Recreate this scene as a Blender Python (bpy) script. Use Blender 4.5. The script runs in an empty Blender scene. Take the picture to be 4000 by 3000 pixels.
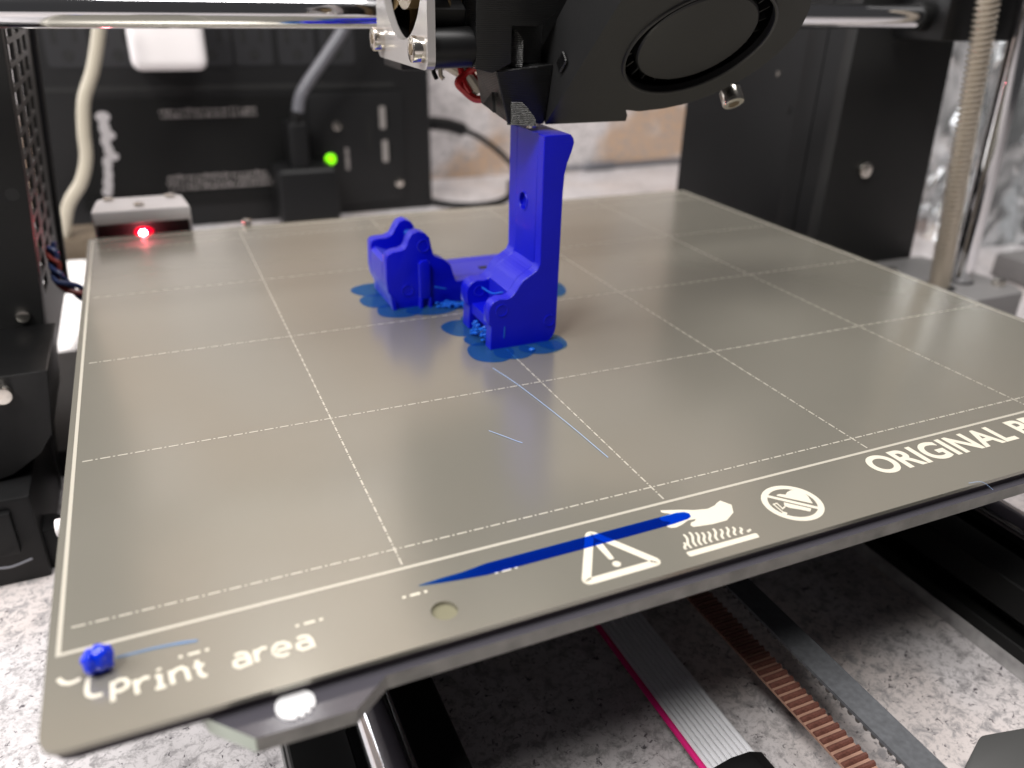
import bpy, bmesh, math, random
from mathutils import Vector, Matrix, noise
random.seed(7)
S = 0.001                       # everything below is written in millimetres
scene = bpy.context.scene
COL = scene.collection

# ------------------------------------------------------------------ camera
CAM = Vector((22.648, -105.412, 84.224))
R0 = Vector((0.914994, -0.402726, 0.024460))
R1 = Vector((-0.158606, -0.414772, -0.895996))
R2 = Vector((0.370986, 0.815951, -0.443388))
cd = bpy.data.cameras.new('camera')
cam = bpy.data.objects.new('camera', cd)
COL.objects.link(cam)
m = Matrix.Identity(4)
for i in range(3):
    m[i][0] = R0[i]; m[i][1] = -R1[i]; m[i][2] = -R2[i]; m[i][3] = CAM[i] * S
cam.matrix_world = m
cd.sensor_width = 36.0
cd.lens = 36.0 * 3145.0 / 4000.0
cd.clip_start = 0.002
cd.clip_end = 20.0
cd.dof.use_dof = True
cd.dof.focus_distance = 0.166
cd.dof.aperture_fstop = cd.lens / 2.1
scene.camera = cam

# ------------------------------------------------------------------ world, lamps, exposure
w = bpy.data.worlds.new('World'); scene.world = w; w.use_nodes = True
bg = w.node_tree.nodes['Background']
bg.inputs[0].default_value = (0.86, 0.84, 0.86, 1)
bg.inputs[1].default_value = 0.06

def area(name, loc, target, size, power, col=(1, 1, 1), sy=None):
    l = bpy.data.lights.new(name, 'AREA'); l.energy = power; l.color = col
    l.shape = 'RECTANGLE'; l.size = size; l.size_y = sy or size
    o = bpy.data.objects.new(name, l); COL.objects.link(o)
    o.location = Vector(loc) * S
    o.rotation_euler = (Vector(target) - Vector(loc)).to_track_quat('-Z', 'Y').to_euler()
    return o
area('ceiling_lamp', (-285, -240, 720), (90, 40, -10), 0.18, 6.2, (1.0, 0.97, 0.93))
area('side_lamp', (-400, 20, 480), (90, 60, 10), 0.28, 3.6, (1.0, 0.98, 0.97))
area('rear_lamp', (58, 350, 410), (40, 0, -20), 0.035, 0.03, (1.0, 0.98, 0.97))
area('wall_fill', (250, 20, 980), (250, 560, 180), 0.5, 11.5, (1.0, 0.97, 0.95))  # unseen lamp added to brighten the back wall
area('back_left_fill', (-245, 500, 190), (100, 60, 20), 0.34, 1.7, (0.96, 0.97, 1.0))  # unseen soft area light added at back left, behind the frame

scene.view_settings.view_transform = 'Standard'
scene.view_settings.look = 'None'
scene.view_settings.exposure = -0.08
scene.view_settings.gamma = 1.0

# ------------------------------------------------------------------ materials
def mat(name, col, rough=0.5, metal=0.0, spec=0.5, noise_amt=0.0, noise_scale=400, bump=0.0, bump_scale=1500,
        coat=0.0, emit=None, estr=0.0, bump_dist=0.0002, rough_var=0.0):
    M = bpy.data.materials.new(name); M.use_nodes = True
    nt = M.node_tree; b = nt.nodes['Principled BSDF']
    b.inputs['Base Color'].default_value = (*col, 1)
    b.inputs['Roughness'].default_value = rough
    b.inputs['Metallic'].default_value = metal
    b.inputs['Specular IOR Level'].default_value = spec
    if coat: b.inputs['Coat Weight'].default_value = coat; b.inputs['Coat Roughness'].default_value = 0.08
    if emit: b.inputs['Emission Color'].default_value = (*emit, 1); b.inputs['Emission Strength'].default_value = estr
    tc = None
    if noise_amt or bump or rough_var:
        tc = nt.nodes.new('ShaderNodeTexCoord')
    if noise_amt:
        n = nt.nodes.new('ShaderNodeTexNoise'); n.inputs['Scale'].default_value = noise_scale; n.inputs['Detail'].default_value = 5
        nt.links.new(tc.outputs['Object'], n.inputs['Vector'])
        mr = nt.nodes.new('ShaderNodeMapRange'); mr.inputs[1].default_value = .3; mr.inputs[2].default_value = .7
        mr.inputs[3].default_value = 1 - noise_amt; mr.inputs[4].default_value = 1 + noise_amt
        nt.links.new(n.outputs['Fac'], mr.inputs[0])
        mx = nt.nodes.new('ShaderNodeVectorMath'); mx.operation = 'SCALE'
        mx.inputs[0].default_value = col
        nt.links.new(mr.outputs[0], mx.inputs['Scale'])
        nt.links.new(mx.outputs[0], b.inputs['Base Color'])
    if rough_var:
        n = nt.nodes.new('ShaderNodeTexNoise'); n.inputs['Scale'].default_value = 60; n.inputs['Detail'].default_value = 4
        nt.links.new(tc.outputs['Object'], n.inputs['Vector'])
        mr = nt.nodes.new('ShaderNodeMapRange'); mr.inputs[1].default_value = .3; mr.inputs[2].default_value = .7
        mr.inputs[3].default_value = rough - rough_var; mr.inputs[4].default_value = rough + rough_var
        nt.links.new(n.outputs['Fac'], mr.inputs[0]); nt.links.new(mr.outputs[0], b.inputs['Roughness'])
    if bump:
        n = nt.nodes.new('ShaderNodeTexNoise'); n.inputs['Scale'].default_value = bump_scale; n.inputs['Detail'].default_value = 3
        nt.links.new(tc.outputs['Object'], n.inputs['Vector'])
        bp = nt.nodes.new('ShaderNodeBump'); bp.inputs['Strength'].default_value = bump; bp.inputs['Distance'].default_value = bump_dist
        nt.links.new(n.outputs['Fac'], bp.inputs['Height']); nt.links.new(bp.outputs[0], b.inputs['Normal'])
    return M

def layered(M, pitch_mm=0.3, strength=0.5, dist=0.00006, axis='Z'):
    """adds the horizontal layer lines of printed plastic as fine relief"""
    nt = M.node_tree; b = nt.nodes['Principled BSDF']
    tc = nt.nodes.new('ShaderNodeTexCoord')
    wv = nt.nodes.new('ShaderNodeTexWave'); wv.wave_type = 'BANDS'; wv.bands_direction = axis
    wv.inputs['Scale'].default_value = 2 * math.pi / (pitch_mm * S) / 20.0
    wv.inputs['Distortion'].default_value = 0.4; wv.inputs['Detail'].default_value = 2; wv.inputs['Detail Scale'].default_value = 1.5
    nt.links.new(tc.outputs['Object'], wv.inputs['Vector'])
    bp = nt.nodes.new('ShaderNodeBump'); bp.inputs['Strength'].default_value = strength; bp.inputs['Distance'].default_value = dist
    nt.links.new(wv.outputs['Fac'], bp.inputs['Height'])
    old = b.inputs['Normal'].links
    if old: nt.links.new(old[0].from_socket, bp.inputs['Normal'])
    nt.links.new(bp.outputs[0], b.inputs['Normal'])
    return M

def film(name, tint, gloss_col, mixf=0.5, rough=0.25):
    """thin see-through plastic film: part tinted transparency, part plastic"""
    M = bpy.data.materials.new(name); M.use_nodes = True; nt = M.node_tree
    b = nt.nodes['Principled BSDF']; b.inputs['Base Color'].default_value = (*gloss_col, 1); b.inputs['Roughness'].default_value = rough
    t = nt.nodes.new('ShaderNodeBsdfTransparent'); t.inputs[0].default_value = (*tint, 1)
    mx = nt.nodes.new('ShaderNodeMixShader'); mx.inputs[0].default_value = mixf
    nt.links.new(t.outputs[0], mx.inputs[1]); nt.links.new(b.outputs[0], mx.inputs[2])
    nt.links.new(mx.outputs[0], nt.nodes['Material Output'].inputs['Surface'])
    return M

M_sheet = mat('pei_sheet', (0.278, 0.264, 0.224), 0.21, 0.52, 0.5, noise_amt=0.025, noise_scale=18)
M_mark = mat('sheet_print', (0.61, 0.57, 0.475), 0.40)
M_line = mat('sheet_line_print', (0.48, 0.45, 0.385), 0.28, 0.15)
M_pcb = mat('heatbed_black', (0.055, 0.052, 0.062), 0.12, 0.0, 0.6, bump=0.03, bump_scale=900)
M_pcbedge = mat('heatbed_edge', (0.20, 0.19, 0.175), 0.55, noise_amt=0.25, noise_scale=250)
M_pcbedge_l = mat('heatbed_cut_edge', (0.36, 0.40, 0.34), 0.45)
M_gap = mat('sheet_underside', (0.035, 0.025, 0.035), 0.7)
M_glint = mat('lamp_glint', (0.90, 0.90, 0.92), 0.30, 0.35)
M_blue = layered(mat('blue_plastic', (0.0003, 0.0025, 0.46), 0.34, 0.0, 0.32, noise_amt=0.05, noise_scale=120), 0.5, 0.5, 0.00004)
for _k, _v in (('Sheen Weight', 0.3), ('Sheen Roughness', 0.30)): M_blue.node_tree.nodes['Principled BSDF'].inputs[_k].default_value = _v
M_blue.node_tree.nodes['Principled BSDF'].inputs['Sheen Tint'].default_value = (0.5, 0.58, 1.0, 1)
M_blue_light = film('blue_string', (0.35, 0.60, 0.95), (0.02, 0.17, 0.75), 0.6)
M_film = film('blue_film', (0.02, 0.47, 0.90), (0.002, 0.03, 0.42), 0.10)
_nt = M_film.node_tree; _t = [n for n in _nt.nodes if n.type == 'BSDF_TRANSPARENT'][0]
_tc = _nt.nodes.new('ShaderNodeTexCoord'); _sp = _nt.nodes.new('ShaderNodeSeparateXYZ'); _nt.links.new(_tc.outputs['Object'], _sp.inputs[0])
_mr = _nt.nodes.new('ShaderNodeMapRange'); _mr.inputs[1].default_value = 0.050; _mr.inputs[2].default_value = 0.064; _nt.links.new(_sp.outputs[0], _mr.inputs[0])
_mp = _nt.nodes.new('ShaderNodeMapping'); _mp.inputs['Scale'].default_value = (60, 1500, 1); _nt.links.new(_tc.outputs['Object'], _mp.inputs[0])
_ns = _nt.nodes.new('ShaderNodeTexNoise'); _ns.inputs['Scale'].default_value = 1.0; _nt.links.new(_mp.outputs[0], _ns.inputs['Vector'])
_ml = _nt.nodes.new('ShaderNodeMath'); _ml.operation = 'MULTIPLY_ADD'; _ml.inputs[1].default_value = 0.5; _ml.inputs[2].default_value = -0.22; _nt.links.new(_ns.outputs['Fac'], _ml.inputs[0])
_ad = _nt.nodes.new('ShaderNodeMath'); _ad.operation = 'ADD'; _nt.links.new(_mr.outputs[0], _ad.inputs[0]); _nt.links.new(_ml.outputs[0], _ad.inputs[1])
_mx = _nt.nodes.new('ShaderNodeMix'); _mx.data_type = 'RGBA'; _mx.inputs[6].default_value = (0.40, 0.70, 0.96, 1); _mx.inputs[7].default_value = (0.006, 0.47, 0.93, 1)
_nt.links.new(_ad.outputs[0], _mx.inputs[0]); _nt.links.new(_mx.outputs[2], _t.inputs[0])
M_brim = film('blue_brim', (0.56, 0.77, 0.955), (0.02, 0.12, 0.42), 0.12, 0.10)
M_thread = film('thin_thread', (0.80, 0.88, 1.0), (0.50, 0.65, 0.90), 0.45)
M_smear = film('thin_smear', (0.72, 0.88, 1.0), (0.30, 0.50, 0.90), 0.25)
M_black = mat('black_plastic', (0.0035, 0.0035, 0.0038), 0.42, 0.0, 0.32, bump=0.12, bump_scale=1800, bump_dist=0.00008)
M_panel = mat('panel_coat', (0.045, 0.043, 0.042), 0.42, 0.0, 0.5)
M_bracket = mat('bracket_grey', (0.045, 0.045, 0.044), 0.5)
M_blackprint = layered(mat('black_printed', (0.004, 0.004, 0.0042), 0.30, 0.0, 0.45), 0.38, 0.8, 0.00009)
M_blackprint2 = mat('black_layered', (0.008, 0.008, 0.008), 0.30, 0.0, 0.6, bump=0.6, bump_scale=700, bump_dist=0.0004)
M_blower = mat('blower_black', (0.013, 0.013, 0.0135), 0.46, 0.0, 0.45, bump=0.2, bump_scale=900, bump_dist=0.0001)
M_powder = mat('powder_coat', (0.011, 0.011, 0.011), 0.50, 0.0, 0.28, bump=0.35, bump_scale=2200, bump_dist=0.0001)
M_psu = mat('psu_case', (0.008, 0.008, 0.0085), 0.5, 0.0, 0.16, noise_amt=0.15, noise_scale=25, bump=0.2, bump_scale=1200)
M_chrome = mat('chrome', (0.80, 0.80, 0.82), 0.07, 1.0)
M_nickel = mat('nickel', (0.72, 0.68, 0.62), 0.20, 1.0)
M_screw = mat('lead_screw_steel', (0.56, 0.50, 0.42), 0.42, 0.8)
M_alu = mat('black_extrusion', (0.006, 0.006, 0.006), 0.5, 0.0, 0.25)
M_lip_bounce = mat('lip_bounce_light', (0.34, 0.33, 0.33), 0.5, noise_amt=0.3, noise_scale=200)  # pale colour stands for table light bounced onto the black rail
M_grey = mat('grey_printed', (0.17, 0.165, 0.165), 0.5, bump=0.15, bump_scale=900)
M_cover = mat('cover_grey', (0.48, 0.455, 0.455), 0.42)
M_dark = mat('dark_void', (0.004, 0.004, 0.004), 0.7)
M_strip = mat('strip_black', (0.009, 0.009, 0.0095), 0.45, 0.0, 0.3, bump=0.1, bump_scale=700)
M_outlet = mat('outlet_face', (0.020, 0.020, 0.022), 0.4)
M_strip2 = mat('strip_black_recess', (0.004, 0.004, 0.004), 0.5, 0.0, 0.25)
M_print_grey = mat('grey_print', (0.20, 0.18, 0.175), 0.6, noise_amt=0.5, noise_scale=500)
M_logo = mat('logo_print', (0.36, 0.34, 0.345), 0.6)
M_white = mat('white_plastic', (0.84, 0.80, 0.80), 0.35)
M_paper = mat('white_paper', (0.86, 0.83, 0.82), 0.6)
M_beige = mat('beige_cable', (0.43, 0.39, 0.31), 0.45)
M_greycord = mat('grey_cord', (0.12, 0.12, 0.135), 0.32)
M_rubber = mat('black_rubber', (0.005, 0.005, 0.0055), 0.5, 0.0, 0.3)
M_ribbon = mat('ribbon_grey', (0.68, 0.68, 0.71), 0.42)
M_pink = mat('ribbon_pink', (0.72, 0.015, 0.19), 0.42)
M_belt = mat('belt_back', (0.075, 0.078, 0.085), 0.5, noise_amt=0.2, noise_scale=900)
M_tooth = mat('belt_teeth', (0.165, 0.062, 0.045), 0.65, noise_amt=0.35, noise_scale=1500, bump=0.3, bump_scale=3500)
M_beltedge = mat('belt_edge', (0.38, 0.22, 0.16), 0.6)
M_toothdark = mat('belt_teeth_dark', (0.05, 0.045, 0.04), 0.6)
M_fanframe = mat('fan_frame', (0.42, 0.40, 0.39), 0.20, 0.35, 0.7)
M_fanhub = mat('fan_brown', (0.13, 0.09, 0.045), 0.26)
M_red = mat('red_wire', (0.42, 0.012, 0.014), 0.4)
M_bluewire = mat('blue_wire', (0.02, 0.035, 0.11), 0.45)
M_redwire = mat('maroon_wire', (0.16, 0.02, 0.015), 0.5)
M_sleeve = mat('heat_sleeve', (0.62, 0.56, 0.46), 0.5)
M_green = mat('green_led', (0.1, 0.6, 0.0), 0.3, emit=(0.28, 1.0, 0.0), estr=1.6)
M_redcore = mat('red_led', (1, 0.1, 0.1), 0.3, emit=(1.0, 0.16, 0.20), estr=260)
M_redglow = mat('red_glow', (0.6, 0.0, 0.02), 0.3, emit=(1.0, 0.0, 0.04), estr=0.8)
M_cardboard = mat('cardboard', (0.12, 0.09, 0.06), 0.7, noise_amt=0.3, noise_scale=30)
M_usb = mat('usb_metal', (0.45, 0.42, 0.40), 0.35, 0.6)

# silver bag
M_foil = mat('silver_film', (0.72, 0.74, 0.75), 0.24, 0.9, noise_amt=0.2, noise_scale=14)

# granite: pale grey ground, dark flecks, tan clouds
def granite(name, base, fleck, tan, tanamt, scale, fleck_lo=0.60, tlo=.47, off=0.0):
    M = bpy.data.materials.new(name); M.use_nodes = True; nt = M.node_tree; N = nt.nodes; L = nt.links
    b = N['Principled BSDF']; b.inputs['Roughness'].default_value = 0.30
    tc = N.new('ShaderNodeTexCoord')
    def nz(sc, det=4, rough=.6, dist=0.):
        n = N.new('ShaderNodeTexNoise'); n.inputs['Scale'].default_value = sc; n.inputs['Detail'].default_value = det
        n.inputs['Roughness'].default_value = rough; n.inputs['Distortion'].default_value = dist
        L.new(tc.outputs['Object'], n.inputs['Vector']); return n
    def ramp(src, lo, hi):
        r = N.new('ShaderNodeMapRange'); r.inputs[1].default_value = lo; r.inputs[2].default_value = hi
        L.new(src.outputs['Fac'], r.inputs[0]); return r
    def mix(f, a, c):
        x = N.new('ShaderNodeMix'); x.data_type = 'RGBA'
        L.new(f.outputs[0], x.inputs[0])
        for s, v in ((x.inputs[6], a), (x.inputs[7], c)):
            if isinstance(v, tuple): s.default_value = (*v, 1)
            else: L.new(v, s)
        return x.outputs[2]
    c = mix(ramp(nz(scale * .05, 3), .45, .75), base, tuple(v * .72 for v in base))
    tn = nz(scale * .026, 3, .5); mp = N.new('ShaderNodeMapping'); mp.inputs['Location'].default_value = (off, off * .7, 0); L.new(tc.outputs['Object'], mp.inputs['Vector']); L.new(mp.outputs[0], tn.inputs['Vector'])
    t = ramp(tn, tlo, tlo + .10)
    t2 = N.new('ShaderNodeMath'); t2.operation = 'MULTIPLY'; t2.inputs[1].default_value = tanamt; L.new(t.outputs[0], t2.inputs[0])
    c = mix(t2, c, tan)
    c = mix(ramp(nz(scale * .45, 5, .75, .5), .49, .64), c, tuple(v * .46 for v in base))
    c = mix(ramp(nz(scale * 1.1, 4, .7, .4), .52, .70), c, tuple(v * .45 for v in base))
    c = mix(ramp(nz(scale, 5, .65, .8), fleck_lo, fleck_lo + .06), c, fleck)
    L.new(c, b.inputs['Base Color'])
    return M
M_granite = granite('granite_table', (0.63, 0.60, 0.61), (0.09, 0.08, 0.09), (0.55, 0.44, 0.37), 0.3, 620, 0.60, .49, 0.74)
M_wall = granite('granite_wall', (0.66, 0.62, 0.62), (0.30, 0.26, 0.24), (0.48, 0.33, 0.225), 1.0, 420, 0.68, .45, 3.66)

# ------------------------------------------------------------------ helpers
def finish(bm, name, material, parent=None, smooth=True, ang=35):
    me = bpy.data.meshes.new(name)
    bmesh.ops.recalc_face_normals(bm, faces=bm.faces)
    for v in bm.verts: v.co *= S
    bm.to_mesh(me); bm.free()
    me.materials.append(material)
    if smooth:
        me.polygons.foreach_set('use_smooth', [True] * len(me.polygons))
        me.set_sharp_from_angle(angle=math.radians(ang))
    o = bpy.data.objects.new(name, me); COL.objects.link(o)
    if parent: o.parent = parent
    return o

def thing(name, label, cat, group=None):
    o = bpy.data.objects.new(name, None); COL.objects.link(o)
    o.empty_display_size = 0.01
    o['label'] = label; o['category'] = cat
    if group: o['group'] = group
    return o
def tag(o, label, cat, group=None):
    o['label'] = label; o['category'] = cat
    if group: o['group'] = group
    return o
def struct(o): o['kind'] = 'structure'; return o

def bevel_sharp(bm, off, segs=2, ang=30):
    bm.normal_update()
    es = [e for e in bm.edges if len(e.link_faces) == 2 and e.calc_face_angle(0) > math.radians(ang)]
    if es and off > 0: bmesh.ops.bevel(bm, geom=es, offset=off, segments=segs, profile=0.6, affect='EDGES', clamp_overlap=True)

def add_box(bm, x0, x1, y0, y1, z0, z1, M=None):
    vs = [bm.verts.new((x, y, z)) for z in (z0, z1) for y in (y0, y1) for x in (x0, x1)]
    for f in ((0, 2, 3, 1), (4, 5, 7, 6), (0, 1, 5, 4), (2, 6, 7, 3), (0, 4, 6, 2), (1, 3, 7, 5)):
        bm.faces.new([vs[i] for i in f])
    if M:
        for v in vs: v.co = M @ v.co
    return vs
def box(name, ma, p, x0, x1, y0, y1, z0, z1, bev=0.3, segs=2, M=None):
    bm = bmesh.new(); add_box(bm, x0, x1, y0, y1, z0, z1)
    bmesh.ops.recalc_face_normals(bm, faces=bm.faces)
    if bev: bevel_sharp(bm, bev, segs)
    if M: bmesh.ops.transform(bm, matrix=M, verts=bm.verts)
    return finish(bm, name, ma, p)

def add_prism(bm, prof, plane, a0, a1):
    """prof: 2D outline; plane 'xz' (extruded in y), 'xy' (in z), 'yz' (in x)"""
    def pt(u, v, a):
        return {'xz': (u, a, v), 'xy': (u, v, a), 'yz': (a, u, v)}[plane]
    A = [bm.verts.new(pt(u, v, a0)) for u, v in prof]; B = [bm.verts.new(pt(u, v, a1)) for u, v in prof]
    bm.faces.new(A); bm.faces.new(B[::-1])
    n = len(prof)
    for i in range(n): bm.faces.new((A[i], B[i], B[(i + 1) % n], A[(i + 1) % n]))
def prism(name, ma, p, prof, plane, a0, a1, bev=0.0, segs=1, M=None, ang=50):
    bm = bmesh.new(); add_prism(bm, prof, plane, a0, a1)
    bmesh.ops.recalc_face_normals(bm, faces=bm.faces)
    if bev: bevel_sharp(bm, bev, segs, ang)
    if M: bmesh.ops.transform(bm, matrix=M, verts=bm.verts)
    return finish(bm, name, ma, p)

def frame_of(d):
    d = d.normalized(); a = Vector((0, 0, 1)) if abs(d.z) < .9 else Vector((1, 0, 0))
    u = d.cross(a).normalized(); return u, d.cross(u).normalized()
def add_tube(bm, pts, r, n=12, caps=True):
    pts = [Vector(p) for p in pts]; rings = []
    rr = r if isinstance(r, (list, tuple)) else [r] * len(pts)
    u = None
    for i, p in enumerate(pts):
        d = (pts[min(i + 1, len(pts) - 1)] - pts[max(i - 1, 0)]).normalized()
        if u is None: u, v = frame_of(d)
        else:
            u = (u - d * u.dot(d)).normalized(); v = d.cross(u)
        rings.append([bm.verts.new(p + (u * math.cos(t) + v * math.sin(t)) * rr[i]) for t in [2 * math.pi * k / n for k in range(n)]])
    for a, b in zip(rings, rings[1:]):
        for k in range(n): bm.faces.new((a[k], a[(k + 1) % n], b[(k + 1) % n], b[k]))
    if caps:
        bm.faces.new(rings[0][::-1]); bm.faces.new(rings[-1])
def tube(name, ma, p, pts, r, n=12, caps=True):
    bm = bmesh.new(); add_tube(bm, pts, r, n, caps); return finish(bm, name, ma, p)
def cyl(name, ma, p, a, b, r, n=28, bev=0.0):
    bm = bmesh.new(); add_tube(bm, [a, b], r, n)
    bmesh.ops.recalc_face_normals(bm, faces=bm.faces)
    if bev: bevel_sharp(bm, bev, 2, 50)
    return finish(bm, name, ma, p)
def spline(pts, n=8):
    P = [Vector(p) for p in pts]; P = [P[0] * 2 - P[1]] + P + [P[-1] * 2 - P[-2]]; out = []
    for i in range(1, len(P) - 2):
        a, b, c, d = P[i - 1:i + 3]
        for k in range(n):
            t = k / n
            out.append(.5 * ((2 * b) + (c - a) * t + (2 * a - 5 * b + 4 * c - d) * t * t + (3 * b - a - 3 * c + d) * t ** 3))
    return out + [P[-2]]
def ell(cx, cy, rx, ry, n=32, a0=0, a1=2 * math.pi):
    full = abs(a1 - a0 - 2 * math.pi) < 1e-6
    return [(cx + rx * math.cos(a0 + (a1 - a0) * i / (n if full else n - 1)), cy + ry * math.sin(a0 + (a1 - a0) * i / (n if full else n - 1))) for i in range(n)]
def round_poly(pts, r, n=5):
    out = []; N = len(pts)
    for i in range(N):
        p = Vector(pts[i]); a = Vector(pts[i - 1]); b = Vector(pts[(i + 1) % N])
        ri = r[i] if isinstance(r, (list, tuple)) else r
        d1 = a - p; d2 = b - p; ri = min(ri, d1.length * .45, d2.length * .45)
        if ri < 1e-4: out.append(tuple(p)); continue
        s = p + d1.normalized() * ri; e = p + d2.normalized() * ri
        for k in range(n + 1):
            t = k / n; q = s * (1 - t) ** 2 + p * 2 * t * (1 - t) + e * t * t; out.append(tuple(q))
    return out

# flat print on a horizontal surface
def add_flat(bm, poly, z, holes=None):
    vs = [bm.verts.new((x, y, z)) for x, y in poly]
    f = bm.faces.new(vs); f.normal_update()
    if f.normal.z < 0: f.normal_flip()
def add_stroke(bm, pts, wd, z, closed=False):
    P = [Vector(p) for p in pts]; n = len(P); L = []; Rr = []
    for i in range(n):
        if closed: a = P[i - 1]; b = P[(i + 1) % n]
        else: a = P[max(i - 1, 0)]; b = P[min(i + 1, n - 1)]
        d1 = (P[i] - a).normalized() if (P[i] - a).length > 1e-6 else (b - P[i]).normalized()
        d2 = (b - P[i]).normalized() if (b - P[i]).length > 1e-6 else d1
        n1 = Vector((-d1.y, d1.x)); n2 = Vector((-d2.y, d2.x)); mm = (n1 + n2)
        if mm.length < .2: mm = n1
        mm = mm.normalized(); k = wd / 2 / max(.45, mm.dot(n1))
        L.append(bm.verts.new((*(P[i] + mm * k), z))); Rr.append(bm.verts.new((*(P[i] - mm * k), z)))
    for i in range(n if closed else n - 1):
        j = (i + 1) % n
        bm.faces.new((L[i], Rr[i], Rr[j], L[j]))
def add_dashes(bm, p0, p1, wd, z, period=3.1, dash=1.8, dot=.38):
    p0 = Vector(p0); p1 = Vector(p1); d = p1 - p0; L = d.length; d.normalize(); s = 0
    while s < L:
        add_stroke(bm, [p0 + d * s, p0 + d * min(s + dash, L)], wd, z)
        c = s + dash + (period - dash) / 2
        if c + dot / 2 < L: add_stroke(bm, [p0 + d * (c - dot / 2), p0 + d * (c + dot / 2)], wd * .9, z)
        s += period

# ------------------------------------------------------------------ the setting: table and wall
ZT = -67.0
bm = bmesh.new(); add_box(bm, -900, 1500, -700, 560, ZT - 30, ZT)
struct(finish(bm, 'table', M_granite, smooth=False))
bm = bmesh.new(); add_box(bm, -900, 1500, 560, 580, ZT - 30, 1100)
struct(finish(bm, 'wall', M_wall, smooth=False))

# ------------------------------------------------------------------ steel print sheet with its markings
ZS = 0.0
sheet = thing('print_sheet', 'grey beige steel print sheet with dashed grid and warning symbols on the heated bed', 'print sheet')
outline = round_poly([(-0.8, -22.5), (251.3, -22.5), (251.3, 209.6), (-0.8, 209.6)], [3.6, 4.5, 3, 3], 6)
bm = bmesh.new()
hole_c, hole_r = (52.8, -16.9), 2.05
ov = [bm.verts.new((x, y, 0)) for x, y in outline]
hv = [bm.verts.new((x, y, 0)) for x, y in ell(*hole_c, hole_r, hole_r, 28)]
oe = [bm.edges.new((ov[i], ov[(i + 1) % len(ov)])) for i in range(len(ov))]
he = [bm.edges.new((hv[i], hv[(i + 1) % len(hv)])) for i in range(len(hv))]
bmesh.ops.triangle_fill(bm, use_beauty=True, edges=oe + he)
for f in bm.faces:
    if f.normal.z < 0: f.normal_flip()
ret = bmesh.ops.extrude_face_region(bm, geom=list(bm.faces))
for v in [g for g in ret['geom'] if isinstance(g, bmesh.types.BMVert)]: v.co.z -= 0.8
plate = finish(bm, 'plate', M_sheet, sheet, ang=40)

zm = 0.03
prism('hole_floor', mat('hole_floor', (0.16, 0.15, 0.095), 0.6), sheet, ell(52.8, -16.9, 2.6, 2.6, 24), 'xy', -0.80, -0.72)
bm = bmesh.new(); add_stroke(bm, [(0.65, -5.25), (249.6, -5.25), (249.6, 206), (0.65, 206)], 0.64, zm, True)
finish(bm, 'border_line', M_line, sheet, False)
for i, y in enumerate((-0.05, 48.25, 96.4, 144.7, 193.0)):
    bm = bmesh.new(); add_dashes(bm, (2.1, y), (248.5, y), 0.33, zm); finish(bm, 'grid_line', M_line, sheet, False)
for x in (50.0, 100.0, 150.0, 200.0):
    bm = bmesh.new(); add_dashes(bm, (x, -4.25), (x, 204), 0.33, zm + .006); finish(bm, 'grid_line', M_line, sheet, False)
# small dash marks near the front edge
for x0 in (16.0, 31.9, 48.0, 63.3):
    bm = bmesh.new()
    add_stroke(bm, [(x0 - .2, -11.85), (x0 + .3, -11.85)], .5, zm); add_stroke(bm, [(x0 + 1.0, -11.85), (x0 + 2.6, -11.85)], .5, zm)
    add_stroke(bm, [(x0 + 3.25, -11.85), (x0 + 3.75, -11.85)], .5, zm); finish(bm, 'dash_mark', M_mark, sheet, False)
# the words "print area" with the bent arrow before them
bm = bmesh.new(); W = 0.62
add_stroke(bm, [(0.9, -9.9), (1.5, -10.9), (2.3, -11.3), (3.0, -11.2), (3.6, -10.9)], W, zm)
add_stroke(bm, [(4.55, -11.2), (4.4, -13.4), (4.6, -14.4), (5.2, -14.9), (6.3, -14.9)], W, zm + .004)
def sk(*st):
    for i, s in enumerate(st): add_stroke(bm, s, W, zm + .004 * i)
sk([(7.45, -13.1), (7.55, -16.7)], [(7.5, -13.6), (8.2, -13.1), (9.0, -13.3), (9.4, -14.1), (9.2, -14.8), (8.5, -15.15), (7.6, -15.0)])
sk([(10.2, -13.9), (10.5, -16.6)], [(10.35, -15.1), (10.8, -14.3), (11.4, -14.0), (12.0, -14.2)])
sk([(12.7, -14.3), (13.25, -14.4), (13.3, -16.5)], [(12.65, -16.55), (13.95, -16.6)], [(13.1, -13.0), (13.3, -13.4)])
sk([(14.6, -14.0), (14.85, -16.6)], [(14.75, -14.8), (15.3, -14.1), (16.0, -13.95), (16.55, -14.5), (16.85, -16.7)])
sk([(18.0, -13.4), (18.25, -16.0), (18.6, -16.6), (19.1, -16.7)], [(17.5, -14.5), (18.9, -14.5)])
for dx in (0, 8.55):
    sk([(22.9 + dx, -14.5), (23.6 + dx, -14.25), (24.3 + dx, -14.5), (24.65 + dx, -15.3), (24.75 + dx, -17.0)],
       [(24.6 + dx, -15.65), (23.5 + dx, -15.3), (22.8 + dx, -15.6), (22.75 + dx, -16.4), (23.3 + dx, -16.9), (24.1 + dx, -16.8), (24.65 + dx, -16.4)])
sk([(25.6, -14.4), (25.65, -16.8)], [(25.65, -15.5), (26.1, -14.7), (26.6, -14.45), (27.2, -14.6)])
sk([(28.1, -15.75), (30.2, -15.7), (30.1, -15.0), (29.5, -14.45), (28.7, -14.4), (28.1, -15.0), (28.0, -15.9), (28.4, -16.7), (29.1, -17.0), (29.9, -16.85)])
finish(bm, 'print_area_lettering', M_mark, sheet, False)
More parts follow.
